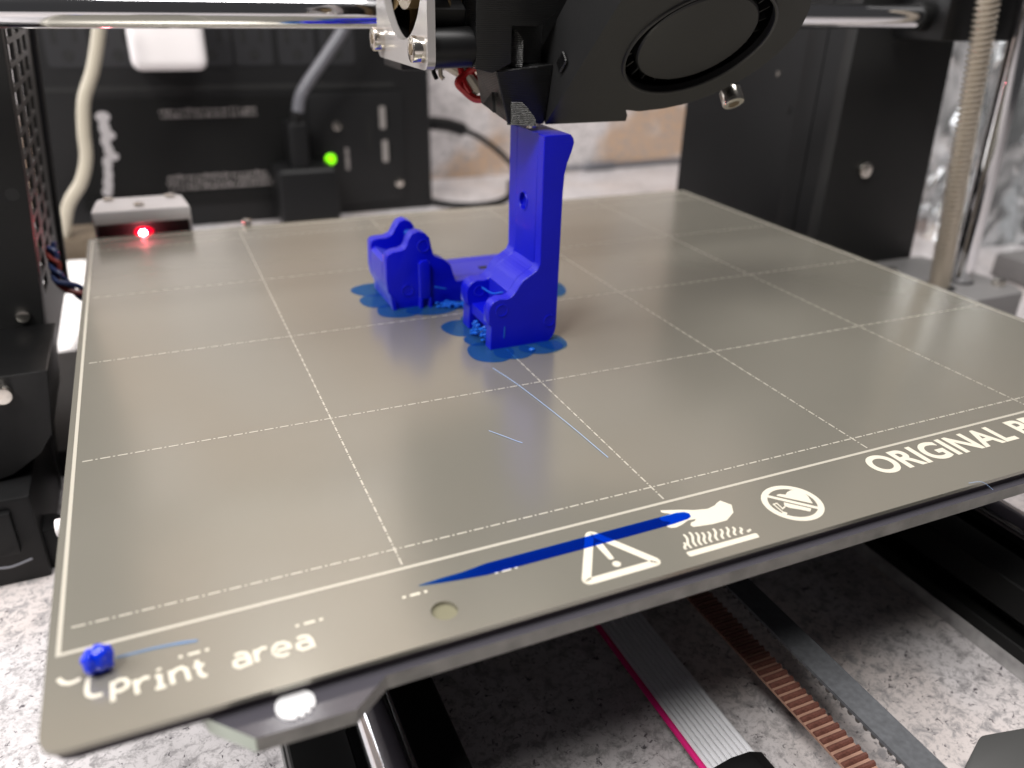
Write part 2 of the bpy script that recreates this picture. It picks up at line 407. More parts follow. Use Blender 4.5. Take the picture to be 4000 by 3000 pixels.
# warning triangle
bm = bmesh.new()
def stretch(pts, cx, cy): return pts
tri = round_poly([(82.3, -8.2), (89.1, -19.35), (75.6, -19.35)], 1.0, 5)
add_stroke(bm, tri, 1.5, zm, True)
add_flat(bm, round_poly([(81.55, -11.2), (82.95, -11.2), (82.75, -15.9), (81.85, -15.9)], .35), zm)
add_flat(bm, ell(82.4, -17.2, .72, .72, 18), zm)
finish(bm, 'warning_triangle', M_mark, sheet, False)
# hot surface symbol: hand over a hot plate
bm = bmesh.new()
hand = [(97.4, -7.1), (100.7, -8.2), (103.2, -9.3), (105.7, -9.9), (107.6, -9.5), (108.4, -9.0), (109.5, -8.6), (110.6, -10.5), (109.4, -12.6), (106.8, -14.1), (103.7, -14.1),
        (101.2, -13.7), (100.1, -13.5), (99.9, -12.9), (100.4, -12.3), (101.4, -12.1), (101.9, -11.7), (100.4, -11.5), (98.6, -12.2), (97.2, -12.5), (96.3, -12.3), (95.8, -11.8), (96.1, -11.3), (97.2, -10.8),
        (96.0, -10.0), (95.8, -9.2), (96.4, -8.9), (98.6, -8.7), (97.3, -7.8)]
add_flat(bm, hand, zm)
add_flat(bm, round_poly([(94.7, -18.95), (109.3, -19.05), (109.1, -20.25), (94.7, -20.2)], .3, 3), zm)
for a, b in [((95.9, -16.6), (95.3, -18.3)), ((97.2, -14.7), (96.3, -18.35)), ((98.5, -14.5), (97.4, -18.25)), ((99.5, -15.0), (98.4, -18.3)), ((100.5, -15.4), (99.4, -18.3)),
             ((101.6, -15.6), (100.5, -18.3)), ((103.0, -15.2), (101.8, -18.3)), ((104.1, -15.8), (103.0, -18.3)), ((105.4, -15.7), (104.3, -18.35)), ((106.5, -16.1), (105.6, -18.3)), ((107.6, -16.7), (106.9, -18.4)), ((108.8, -17.7), (108.3, -18.4))]:
    pa = Vector(a); pb = Vector(b); d = pb - pa; nn = Vector((-d.y, d.x)).normalized()
    add_stroke(bm, [pa + d * t + nn * (.22 * math.sin(t * 6.3)) for t in [k / 6 for k in range(7)]], .42, zm)
finish(bm, 'hot_surface_symbol', M_mark, sheet, False)
# no-pacemaker symbol
bm = bmesh.new()
add_stroke(bm, ell(121.6, -14.15, 5.05, 5.05, 48), 1.15, zm, True)
add_stroke(bm, [(118.55, -10.6), (125.05, -17.45)], .8, zm + .004)
add_flat(bm, [(120.4, -11.3), (120.6, -11.0), (121.3, -11.0), (122.2, -11.6), (123.0, -11.05), (124.2, -10.75), (125.3, -11.15), (125.9, -12.1), (125.8, -13.6), (124.95, -15.8)], zm + .008)
add_flat(bm, [(120.2, -13.45), (123.55, -16.95), (122.7, -17.6), (121.4, -16.4), (120.0, -15.3), (119.5, -14.4)], zm + .008)
add_stroke(bm, [(119.5, -14.6), (118.6, -15.0), (118.75, -13.2), (117.95, -13.25), (117.9, -16.0)], .28, zm + .008)
add_flat(bm, ell(118.0, -16.3, .42, .42, 14), zm + .012)
finish(bm, 'pacemaker_warning_symbol', M_mark, sheet, False)
# lettering (flat print)
cu = bpy.data.curves.new('lettering_curve', 'FONT'); cu.body = 'ORIGINAL PRUSA'; cu.size = 1.0; cu.offset = 0.028; cu.space_character = 1.03
to = bpy.data.objects.new('lettering_curve', cu); COL.objects.link(to)
bpy.context.view_layer.update()
me = to.to_mesh().copy() if False else bpy.data.meshes.new_from_object(to.evaluated_get(bpy.context.evaluated_depsgraph_get()))
bpy.data.objects.remove(to)
xs = [v.co.x for v in me.vertices]; ys = [v.co.y for v in me.vertices]; x0 = min(xs); y0 = min(ys); h = max(ys) - y0
# width of the first word, measured on its own
cu.body = 'ORIGINAL'
to = bpy.data.objects.new('lettering_curve', cu); COL.objects.link(to); bpy.context.view_layer.update()
m1 = bpy.data.meshes.new_from_object(to.evaluated_get(bpy.context.evaluated_depsgraph_get())); bpy.data.objects.remove(to)
w1 = max(v.co.x for v in m1.vertices) - x0; bpy.data.meshes.remove(m1)
sx = (184.2 - 144.9) / w1; sy = 6.5 / h
for v in me.vertices: v.co = Vector((144.9 + (v.co.x - x0) * sx, -13.45 + (v.co.y - y0) * sy, zm)) * S
me.name = 'lettering'; me.materials.clear(); me.materials.append(M_mark)
lo = bpy.data.objects.new('lettering', me); COL.objects.link(lo); lo.parent = sheet

# ------------------------------------------------------------------ heated bed under the sheet
bed = thing('heated_bed', 'black heated bed board with glowing red light under its rear cover', 'heated bed')
pcb_out = [(3, -17.5), (16.8, -17.5), (18.3, -21.8), (23.6, -27.3), (36.6, -27.7), (41.8, -23.5), (249.5, -23.5), (249.5, 214), (2.5, 214)]
bm = bmesh.new(); add_prism(bm, pcb_out, 'xy', -5.1, -2.5)
o = finish(bm, 'circuit_board', M_pcb, bed)
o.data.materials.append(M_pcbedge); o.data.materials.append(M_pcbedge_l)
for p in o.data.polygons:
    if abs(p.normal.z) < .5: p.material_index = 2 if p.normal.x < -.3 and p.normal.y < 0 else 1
prism('magnet_layer', M_gap, bed, round_poly([(0.4, -21.9), (250.2, -21.9), (250.2, 209), (0.4, 209)], 3), 'xy', -2.5, -0.8)
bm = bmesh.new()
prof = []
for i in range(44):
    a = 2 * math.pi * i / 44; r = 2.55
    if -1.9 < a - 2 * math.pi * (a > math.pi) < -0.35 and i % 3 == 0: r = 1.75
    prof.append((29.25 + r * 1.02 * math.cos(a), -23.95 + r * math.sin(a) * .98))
add_prism(bm, prof, 'xy', -2.5, -2.2); finish(bm, 'glint_disc', M_glint, bed)  # white disc painted in for a lamp's reflection on the board
# rear cable cover with LED
cov = prism('cable_cover', M_cover, bed, round_poly([(1.5, 209.8), (34.5, 209.8), (32.6, 231), (3.2, 231)], [1, 1, 4, 4]), 'xy', 4.2, 9.0, 0.9, 2)
prism('cover_wall', M_cover, cov, [(1.5, 213.5), (34.5, 213.5), (32.6, 231), (3.2, 231)], 'xy', -2.5, 4.2)
prism('cover_slot', M_dark, cov, [(2.5, 213.2), (33.5, 213.2), (33.5, 213.7), (2.5, 213.7)], 'xy', -2.4, 4.15)
for x, y in ((7.2, 226.5), (28.5, 226.5), (17.5, 215.5)):
    cyl('screw', M_nickel, cov, (x, y, 9.0), (x, y, 10.2), 1.9, 20, .4)
bm = bmesh.new(); bmesh.ops.create_uvsphere(bm, u_segments=16, v_segments=10, radius=1.15)
for v in bm.verts: v.co += Vector((17.2, 212.3, -0.2))
finish(bm, 'red_light', M_redcore, bed)
bm = bmesh.new(); bmesh.ops.create_uvsphere(bm, u_segments=16, v_segments=10, radius=1.0)
for v in bm.verts: v.co = Vector((17.6 + v.co.x * 3.6, 213.4 + v.co.y * .9, 0.0 + v.co.z * 2.0))
finish(bm, 'red_light_halo', M_redglow, bed)  # glowing dome added as the red halo around the light
cyl('locating_pin', M_nickel, bed, (53.8, 210.8, -2.5), (53.8, 210.8, 2.2), 1.7, 20, .5)
# carriage plate below
box('carriage_plate', M_alu, bed, 35, 225, 25, 200, -24, -18, .5)
for x in (45, 214):
    for y in (45, 165):
        box('bearing_block', M_alu, bed, x - 11, x + 11, y - 14, y + 14, -31.5, -24.0, .6)
for x, y in ((48, 38), (126, 38), (205, 38), (48, 190), (126, 190), (205, 190)):
    cyl('spacer', M_nickel, bed, (x, y, -18), (x, y, -5.1), 3.2, 16)

# ------------------------------------------------------------------ printed blue parts
def ellarc(cx, cy, r, a0, a1, n=8): return [(cx + r * math.cos(math.radians(a0 + (a1 - a0) * i / n)), cy + r * math.sin(math.radians(a0 + (a1 - a0) * i / n))) for i in range(n + 1)]
def disc_ring(name, ma, parent, c, axis, r, wd=.22, depth=.12, n=26):
    """a raised thin ring that marks a pin end on a face; axis '-y' or '-x'"""
    bm = bmesh.new(); pts = []
    for i in range(n + 1):
        t = 2 * math.pi * i / n
        pts.append((c[0] + r * math.cos(t), c[1], c[2] + r * math.sin(t)) if axis == '-y' else (c[0], c[1] + r * math.cos(t), c[2] + r * math.sin(t)))
    add_tube(bm, pts, wd, 6, False); return finish(bm, name, ma, parent)

def plate_with_hole(bm, outer, inner, w0, w1):
    for wz in (w0, w1):
        a = [bm.verts.new((x, y, wz)) for x, y in outer]; b = [bm.verts.new((x, y, wz)) for x, y in inner]
        ea = [bm.edges.new((a[i], a[(i + 1) % len(a)])) for i in range(len(a))]; eb = [bm.edges.new((b[i], b[(i + 1) % len(b)])) for i in range(len(b))]
        bmesh.ops.triangle_fill(bm, use_beauty=True, edges=ea + eb)
        if wz == w0: A, B = a, b
        else:
            for P, Q in ((A, a), (B, b)):
                for i in range(len(P)): bm.faces.new((P[i], P[(i + 1) % len(P)], Q[(i + 1) % len(Q)], Q[i]))
def blob_poly(base, amp, n=70, seed=0):
    P = [Vector((*p, 0)) for p in base]; sp = spline(P + [P[0]], max(4, n // len(P)))[:-1]
    return [(p.x, p.y) for p in sp]

tall = thing('printed_bracket', 'tall blue printed bracket standing under the print head nozzle', 'printed part', 'blue parts being printed')
# rear profile = front profile; the lower left lobe is a fork with a slot
tower = [(108.9, 21.7), (108.8, 30.3), (108.7, 52.9), (115.7, 52.9), (116.5, 52.0), (116.75, 51.0), (116.2, 48.9), (115.2, 46.3), (114.6, 43.6), (114.4, 39.5), (114.4, 4.0), (114.1, 2.4), (113.2, 0.9), (112.1, 0.0)]
lobe = [(95.7, 0.0), (95.9, 6.6), (95.15, 7.2), (95.1, 10.6), (95.5, 12.0), (96.4, 13.1), (98.0, 13.7), (100.2, 13.5), (101.2, 13.9), (102.5, 15.2), (103.4, 16.7), (104.4, 17.9), (106.6, 19.2), (108.2, 20.2)]
slopepart = [(101.6, 0.0), (101.6, 14.2), (102.5, 15.2), (103.4, 16.7), (104.4, 17.9), (106.6, 19.2), (108.2, 20.2)]
Y0, Y1 = 69.3, 89.3
prism('front_plate', M_blue, tall, lobe + tower, 'xz', Y0, Y0 + 3.4, .18, 1)
prism('tower_body', M_blue, tall, slopepart + [(109.8, 21.7), (109.8, 52.9)] + tower[3:], 'xz', Y0 + 3.4, Y1 - 4.6, 0)
bm = bmesh.new()
plate_with_hole(bm, [(Y0 + 3.4, 20.6), (Y1 - 4.6, 20.6), (Y1 - 4.6, 52.9), (Y0 + 3.4, 52.9)], ell(80.1, 35.2, 2.4, 2.4, 32), 0, 1.0)
for v in bm.verts: v.co = Vector((108.78 + v.co.z, v.co.x, v.co.y))
finish(bm, 'recessed_face', M_blue, tall)
prism('rear_plate', M_blue, tall, lobe + tower, 'xz', Y1 - 4.6, Y1, .18, 1)
prism('slot_floor', M_blue, tall, [(96.6, 4.5), (101.6, 4.5), (101.6, 7.4), (96.6, 7.4)], 'xz', Y0 + 3.4, Y1 - 4.6)
disc_ring('pin_mark', M_blue_light if False else M_blue, tall, (98.7, Y0 - .02, 10.6), '-y', 1.55, .16)
disc_ring('pin_mark', M_blue, tall, (112.3, Y0 - .02, 6.0), '-y', 1.5, .16)
disc_ring('pin_mark', M_blue, tall, (98.7, Y1 - 4.62, 10.6), '-y', 1.4, .15)
prism('seam_mark', M_blue_light, tall, [(99.3, 3.0), (99.55, 3.0), (99.7, 6.0), (99.45, 6.2)], 'xz', Y0 - .12, Y0)
# recess on the tall face
bm = bmesh.new(); add_prism(bm, [(79.5 + 1.45 * math.cos(t), 36.4 + 2.05 * math.sin(t)) for t in [2 * math.pi * i / 28 for i in range(28)]], 'yz', 108.35, 108.74)
bm.free()
disc_ring('recess_rim', M_blue, tall, (108.74, 80.1, 35.2), '-x', 2.35, .2)
def lobes(parent, L):
    for k, (cx, cy, rx, ry) in enumerate(L):
        bm = bmesh.new(); pts = [(cx + rx * math.cos(t) * (1 + .05 * math.sin(3 * t + k)), cy + ry * math.sin(t) * (1 + .05 * math.cos(2 * t + k))) for t in [2 * math.pi * q / 40 for q in range(40)]]
        add_prism(bm, pts, 'xy', .06 + .05 * k, .09 + .05 * k); finish(bm, 'brim_lobe', M_brim, parent)
lobes(tall, [(94.2, 86.0, 5.4, 6.2), (95.6, 76.5, 4.2, 4.0), (95.2, 68.3, 5.9, 6.4), (101.0, 66.8, 5.4, 4.9), (109.0, 67.0, 6.0, 4.6), (112.7, 68.6, 4.1, 5.2), (114.4, 80.0, 3.2, 7.5), (105.0, 90.5, 9.5, 4.2)])
# curls of support plastic
def curls(parent, a, b, n, r=.35, spread=1.2, name='support_crumbs', zmax=1.6):
    bm = bmesh.new(); a = Vector(a); b = Vector(b)
    for i in range(n):
        p = a.lerp(b, random.random()) + Vector((random.uniform(-spread, spread), random.uniform(-spread, spread), random.uniform(.25, zmax)))
        if i % 4 == 0:
            q = p + Vector((random.uniform(.8, 2.4), random.uniform(-.9, .9), random.uniform(-.2, .3))); mid = (p + q) / 2 + Vector((0, 0, random.uniform(.1, .5)))
            add_tube(bm, [p, mid, q], [r * .3, r * .55, r * .25], 6)
        else:
            res = bmesh.ops.create_icosphere(bm, subdivisions=1, radius=1)
            sx_, sy_, sz_ = r * random.uniform(.8, 2.2), r * random.uniform(.7, 1.3), r * random.uniform(.6, 1.1)
            for v in res['verts']: v.co = Vector((p.x + v.co.x * sx_, p.y + v.co.y * sy_, max(.3, p.z + v.co.z * sz_)))
    o = finish(bm, name, M_blue_light, parent); o['kind'] = 'stuff'; return o
curls(tall, (95.5, 81.5, 0.4), (95.8, 73.5, 0.4), 46, .42, .8, zmax=4.2)
tube('plastic_thread', M_blue_light, tall, spline([(99.4, 84.4, 11.6), (100.6, 80.5, 11.2), (101.5, 76.5, 12.6), (102.2, 73.5, 13.8)], 6), .22, 6)
bm = bmesh.new(); bmesh.ops.create_icosphere(bm, subdivisions=2, radius=1)
for v in bm.verts: v.co = Vector((105.6 + v.co.x * .9, 65.2 + v.co.y * .7, .5 + v.co.z * .45))
finish(bm, 'plastic_crumb', M_blue_light, tall)

low = thing('printed_bracket', 'low blue printed bracket lying behind the tall one, two round ears upward', 'printed part', 'blue parts being printed')
YA, YB = 105.6, 126.5
front = [(80.6, 0), (80.6, 2.4), (79.3, 5.4), (79.0, 8), (79.2, 15.0), (79.7, 16.2), (81.3, 17.0), (83.4, 17.1), (84.7, 17.7), (85.4, 18.8), (85.8, 20.2), (86.8, 21.6), (88.6, 22.2), (90.6, 21.6), (91.9, 20.2), (92.4, 17.9), (92.6, 15.8), (93.3, 14.8), (94.6, 14.1), (96.5, 13.2), (98.2, 11.5), (98.9, 8.9), (99.8, 6.4), (130, 6.4), (131, 5.4), (131, 0)]
rear = [(80.6, 0), (80.6, 2.4), (79.3, 5.4), (79.0, 8), (79.2, 15.0), (79.9, 16.0), (81.6, 16.3), (84.0, 16.3), (85.6, 17.0), (86.4, 18.2), (86.9, 19.2), (88.0, 20.7), (89.9, 21.3), (91.6, 20.6), (92.6, 19.2), (92.9, 17.3), (93.0, 15.4), (94.6, 13.9), (96.5, 13.0), (98.2, 11.3), (98.9, 8.9), (99.8, 6.4), (130, 6.4), (131, 5.4), (131, 0)]
body = [(80.6, 0), (80.6, 2.4), (79.3, 5.4), (79.0, 8), (79.1, 13.2), (80.2, 14.2), (90.0, 10.0), (99.8, 6.4), (130, 6.4), (131, 5.4), (131, 0)]
prism('front_ear_plate', M_blue, low, front, 'xz', YA, YA + 4.2, .25, 2)
prism('middle_body', M_blue, low, body, 'xz', YA + 4.2, YB - 4.2, 0)
prism('rear_ear_plate', M_blue, low, rear, 'xz', YB - 4.2, YB, .25, 2)
prism('front_rib', M_blue, low, [(88.4, 2.6), (91.4, 2.6), (91.5, 13.2), (90.8, 14.0), (89.0, 14.0), (88.3, 13.2)], 'xz', YA - 1.5, YA, .3, 2)
for x in (88.3, 91.0):
    prism('rib_foot', M_blue, low, [(x - .2, 0), (x + .7, 0), (x + .5, 2.9), (x, 2.9)], 'xz', YA - 2.0, YA + .0)
prism('front_foot', M_blue, low, [(80.4, 0.0), (81.6, 0), (81.2, 3.2), (79.6, 5.0)], 'xz', YA - .8, YA + 1.5, .1)
disc_ring('pin_mark', M_blue, low, (90.0, YA - .02, 18.0), '-y', 1.7, .2)
disc_ring('pin_mark', M_blue, low, (85.0, YA - .02, 5.4), '-y', 1.6, .2)
box('arm_hole', M_dark, low, 110.6, 113.4, 113.6, 116.2, 6.38, 6.44, 0)
lobes(low, [(80.6, 124.0, 7.6, 6.2), (79.2, 114.0, 6.2, 6.0), (82.0, 104.6, 6.6, 5.8), (91.5, 103.0, 8.0, 5.2), (103.0, 103.5, 8.2, 4.8), (117.0, 103.5, 9.0, 4.6), (128.5, 107.0, 7.6, 8.4), (126.5, 123.5, 9.0, 8.0)])
curls(low, (93.5, 102.5, 0.3), (101.0, 100.2, 0.3), 52, .42, .9, zmax=1.4)
tube('plastic_thread', M_blue_light, low, spline([(92.6, 103.6, 6.2), (94.2, 103.8, 5.6), (96.0, 104.2, 5.0)], 5), .22, 6)
bm = bmesh.new(); bmesh.ops.create_icosphere(bm, subdivisions=2, radius=1)
for v in bm.verts: v.co = Vector((90.6 + v.co.x * 1.3, YB - 4.5 + v.co.y * .4, 17.4 + v.co.z * .9))
finish(bm, 'plastic_crumb', M_blue_light, low)

# purge strip, purge blob, stray threads
pur = [(50.9, -10.25), (54.5, -9.95), (58.3, -9.85), (62.6, -9.25), (79.7, -9.1), (99.5, -9.0), (101.0, -9.3), (101.6, -10.0), (101.4, -10.8), (100.6, -11.2), (97.3, -11.5), (78.2, -11.75), (61.6, -11.8), (57.8, -11.35), (54.0, -10.8)]
bm = bmesh.new(); add_prism(bm, pur, 'xy', 0.07, 0.22)
tag(finish(bm, 'purge_strip', M_film), 'dark blue purge strip of plastic crossing the warning triangle tip', 'plastic strip')
blob = thing('purge_blob', 'small bright blue lump of plastic on the front left sheet corner', 'plastic lump')
M_lump = mat('lump_blue', (0.001, 0.03, 0.62), 0.16, 0.0, 0.5)
_b = M_lump.node_tree.nodes['Principled BSDF']; _b.inputs['Subsurface Weight'].default_value = 0.6; _b.inputs['Subsurface Radius'].default_value = (0.0003, 0.0008, 0.0025); _b.inputs['Subsurface Scale'].default_value = 1.0
for nm_, c_, r_, sd_ in (('lump', (6.5, -10.5, 2.2), (1.55, 1.6, 2.1), 3), ('fold', (5.2, -10.9, 2.3), (1.05, 1.3, 1.9), 9), ('fold', (5.3, -9.9, 1.0), (1.2, 1.1, 1.0), 5)):
    bm = bmesh.new(); bmesh.ops.create_icosphere(bm, subdivisions=4, radius=1)
    for v in bm.verts:
        d = 1 + .24 * noise.noise(v.co * 1.9 + Vector((sd_, 1, 7))) + .04 * noise.noise(v.co * 4.5 + Vector((0, sd_, 0)))
        q = v.co * d; v.co = Vector((c_[0] + q.x * r_[0], c_[1] + q.y * r_[1], max(.06, c_[2] + q.z * r_[2])))
    finish(bm, nm_, M_lump, blob, ang=80)
bm = bmesh.new()
add_prism(bm, [(7.9, -8.85), (12.6, -8.95), (15.2, -9.2), (18.4, -9.7), (18.5, -9.5), (16.4, -9.05), (12.6, -8.75), (7.9, -8.7)], 'xy', .07, .2)
tag(finish(bm, 'plastic_smear', M_smear), 'faint pale blue smear beside the blue lump', 'plastic smear')
tag(tube('plastic_thread', M_thread, None, spline([(92.1, 59, .2), (94.1, 48.5, .2), (96.3, 29.0, .25), (97.6, 12.1, .2)], 10), .075, 6), 'long pale blue thread leading forward from the tall blue bracket', 'thread')
tag(tube('plastic_thread', M_thread, None, spline([(79.5, 30.7, .2), (81.5, 27.1, .35), (83.1, 24.8, .2), (83.9, 23.4, .3)], 6), .065, 6), 'short whitish thread lying alone in the middle of the sheet', 'thread')
tag(tube('lint_hair', M_thread, None, spline([(158, -22.0, .3), (161, -22.6, .2), (163.5, -23.6, -1.6)], 5), .045, 5), 'tiny pale hair hanging over the front edge of the sheet', 'hair')

# ------------------------------------------------------------------ print head
head = thing('extruder_unit', 'black print head with round blower fan above the tall blue bracket', 'extruder')
TF = Matrix(((1, 0, 0, 138.9), (0, -.747, -.664, 55.1), (0, .664, -.747, 73.5), (0, 0, 0, 1)))   # blower plane: u = x, v = up and forward, w = outward
# spiral housing outline in (u, v)
vol = [(-26.5, -29.0), (-3.8, -29.0), (-4.6, -26.6), (-6.2, -24.2)]
vol += [(-2.0, -25.0), (4.5, -24.2)]
vol += [((24.6 + .3 * math.cos(math.radians(a))) * math.cos(math.radians(a)), (24.6) * math.sin(math.radians(a))) for a in range(-68, 100, 7)]
vol += [(-12.0, 25.5), (-26.5, 25.5)]
ringpts = ell(0, 0, 17.0, 17.0, 48)
bm = bmesh.new()
plate_with_hole(bm, vol, ringpts, -1.6, 0)
bmesh.ops.transform(bm, matrix=TF, verts=bm.verts)
blo = finish(bm, 'blower_housing', M_blower, head)
bm = bmesh.new()
n = len(vol); A = [bm.verts.new((x, y, -1.6)) for x, y in vol]; B = [bm.verts.new((x, y, -15)) for x, y in vol]
bm.faces.new(B)
for i in range(n): bm.faces.new((A[i], A[(i + 1) % n], B[(i + 1) % n], B[i]))
bmesh.ops.transform(bm, matrix=TF, verts=bm.verts); finish(bm, 'blower_shell', M_blower, head)
bm = bmesh.new()
add_tube(bm, [(17.25 * math.cos(t), 17.25 * math.sin(t), .05) for t in [2 * math.pi * i / 60 for i in range(61)]], .45, 8, False)
bmesh.ops.transform(bm, matrix=TF, verts=bm.verts); finish(bm, 'intake_rim', M_blower, blo)
bm = bmesh.new(); add_prism(bm, ell(0, 0, 14.0, 14.0, 48), 'xy', -9, -0.9); bmesh.ops.recalc_face_normals(bm, faces=bm.faces); bevel_sharp(bm, .9, 3, 60)
bmesh.ops.transform(bm, matrix=TF, verts=bm.verts); hub = finish(bm, 'blower_hub', M_blower, head)
for i in range(26):
    t = 2 * math.pi * i / 26; bm = bmesh.new(); c, s = math.cos(t), math.sin(t)
    add_prism(bm, [(14.4 * c - .25 * s, 14.4 * s + .25 * c), (16.9 * c - 1.2 * s, 16.9 * s + 1.2 * c), (16.9 * c - .7 * s, 16.9 * s + .7 * c), (14.4 * c + .25 * s, 14.4 * s - .25 * c)], 'xy', -12, -3.0)
    bmesh.ops.transform(bm, matrix=TF, verts=bm.verts); finish(bm, 'blower_blade', M_blower, head)
box('blower_ear', M_blower, head, 15.5, 22.5, -21.5, -13.5, -11, -3, 1.2, 2, TF)
bm = bmesh.new(); add_tube(bm, [(19.6, -17.8, -2.6), (19.6, -18.1, 1.4)], 2.75, 24); bmesh.ops.recalc_face_normals(bm, faces=bm.faces); bevel_sharp(bm, .4, 2, 60)
bmesh.ops.transform(bm, matrix=TF @ Matrix.Translation((4.0, -2.8, 0.2)), verts=bm.verts); sc = finish(bm, 'socket_screw', M_nickel, head)
bm = bmesh.new(); add_prism(bm, ell(23.6, -20.9, 1.5, 1.5, 6), 'xy', 1.45, 1.72); bmesh.ops.transform(bm, matrix=TF, verts=bm.verts); finish(bm, 'hex_socket', M_fanhub, sc)
prism('blower_clip', M_blackprint, head, [(-24.8, -13), (-23.9, -12.7), (-24.1, -9), (-24.8, -8.6)], 'xy', -7, -4, .3, 1, TF @ Matrix.Translation((-2.6, -2, 0)))
# extruder body: front plates with a recess between
prism('body_front', M_blackprint, head, [(92.6, 67.4), (96.6, 66.5), (101.2, 68.6), (101.2, 76.2), (107.4, 76.2), (112, 79.0), (114, 110), (92.6, 110)], 'xz', 72.5, 79, .25, 2)
prism('body_rear', M_blackprint, head, [(92.0, 68.2), (112, 67.6), (113, 110), (92.0, 110)], 'xz', 79, 128, .3, 1)
box('body_side', M_blackprint, head, 104, 124, 84, 128, 70, 112, .3)
# nozzle duct, tapering down to the print
def loft(name, ma, parent, A, B):
    bm = bmesh.new(); a = [bm.verts.new(p) for p in A]; b = [bm.verts.new(p) for p in B]; n = len(a)
    bm.faces.new(a); bm.faces.new(b[::-1])
    for i in range(n): bm.faces.new((a[i], a[(i + 1) % n], b[(i + 1) % n], b[i]))
    bmesh.ops.recalc_face_normals(bm, faces=bm.faces); bevel_sharp(bm, .2, 1, 30)
    return finish(bm, name, ma, parent)
loft('nozzle_duct', M_blackprint, head, [(97.6, 72.8, 66.9), (112.5, 73.6, 68.2), (113, 90, 68), (97.6, 85.2, 66.2)], [(101.2, 73.5, 55.4), (112.0, 76.6, 54.4), (112.0, 86, 54.2), (98.6, 84.2, 58.6)])
prism('duct_port', M_dark, head, [(76.6, 62.0), (81.5, 58.9), (75.4, 57.6)], 'yz', 98.2, 98.9)
def ridged(name, p0, p1, z0, ztop, n=0.4):
    """wall of stacked printed layers, each a rounded ridge; ztop(t) gives its upper edge along the wall"""
    bm = bmesh.new(); p0 = Vector(p0); p1 = Vector(p1); d = (p1 - p0); nrm = Vector((d.y, -d.x)).normalized(); cols = 30
    rows = int((max(ztop(0), ztop(1), ztop(.5)) - z0) / n)
    for k in range(rows):
        zc = z0 + (k + .5) * n; last = None
        for c in range(cols + 1):
            t = c / cols
            if zc > ztop(t): last = None; continue
            q = p0 + d * t
            cur = [bm.verts.new((q.x + nrm.x * .22 * math.cos(a), q.y + nrm.y * .22 * math.cos(a), zc + n / 2 * math.sin(a))) for a in (-1.57, -.9, -.3, .3, .9, 1.57)]
            if last:
                for i in range(5): bm.faces.new((last[i], cur[i], cur[i + 1], last[i + 1]))
            last = cur
    return finish(bm, name, M_blackprint2, head, ang=70)
ridged('layered_tip', (101.3, 74.4), (107.0, 70.8), 54.9, lambda t: 62.6 - 6.0 * t ** 1.4 if t > .06 else 60)
cyl('nozzle', M_nickel, head, (110.5, 80, 56.5), (110.5, 80, 53.1), 1.4, 16)
cyl('standoff', M_black, head, (82.8, 76.3, 71.5), (92.7, 76.3, 71.7), 4.3, 28, .4)
box('carriage', M_black, head, 92, 140, 128, 146, 62, 112, .6)
# hotend fan on the left side
fanx0, fanx1 = 81.0, 92.0
bm = bmesh.new()
plate_with_hole(bm, round_poly([(70.9, 67.2), (110.9, 67.2), (110.9, 107.2), (70.9, 107.2)], 3, 5), ell(89.6, 88.4, 16.0, 16.0, 56), 0, 1.8)
fr = [Vector(v.co) for v in bm.verts]
for v in bm.verts: v.co = Vector((fanx0 + v.co.z, v.co.x, v.co.y))
fan = finish(bm, 'fan_frame', M_fanframe, head)
bm = bmesh.new()
add_tube(bm, [(fanx0 + 8, 90.9, 87.2), (fanx0 + 1.2, 90.9, 87.2)], 8.5, 32); finish(bm, 'fan_hub', M_fanhub, fan)
for i in range(7):
    t = 2 * math.pi * i / 7; bm = bmesh.new()
    q = []
    for k in range(6):
        r = 8.2 + k * 1.95; a = t + k * .07
        q.append((Vector((fanx0 + 2.0, 90.9 + r * math.cos(a), 87.2 + r * math.sin(a))), Vector((fanx0 + 7.5, 90.9 + r * math.cos(a + .62), 87.2 + r * math.sin(a + .62)))))
    for (a0, b0), (a1, b1) in zip(q, q[1:]): bm.faces.new([bm.verts.new(p) for p in (a0, a1, b1, b0)])
    bmesh.ops.remove_doubles(bm, verts=bm.verts, dist=.01); finish(bm, 'fan_blade', M_fanhub, fan)
box('fan_body', M_fanhub, head, fanx0 + 8.6, fanx1, 79, 110.8, 68.4, 107, .4)
plate_ = bmesh.new(); plate_with_hole(plate_, round_poly([(73.5, 69.6), (110.6, 69.6), (110.6, 107), (73.5, 107)], 4, 5), ell(90.9, 87.2, 18.2, 18.2, 56), 0, 8.2)
for v in plate_.verts: v.co = Vector((fanx0 + 1.8 + v.co.z, v.co.x + 4.0 * (v.co.x < 74.5), v.co.y))
finish(plate_, 'fan_shroud', M_black, head)
for (y, z) in ((74.6, 71.4), (106.4, 71.5)):
    s_ = cyl('fan_screw', M_nickel, head, (fanx0 - 2.6, y, z), (fanx0 + .1, y, z), 2.75, 28, .35)
    bm = bmesh.new(); add_prism(bm, ell(y, z, 1.3, 1.3, 6), 'yz', fanx0 - 2.75, fanx0 - 2.55); finish(bm, 'hex_socket', M_fanhub, s_)
ridged('layered_recess', (101.9, 76.3), (104.9, 74.4), 67.4, lambda t: 76.0 - 2.6 * t ** 2)
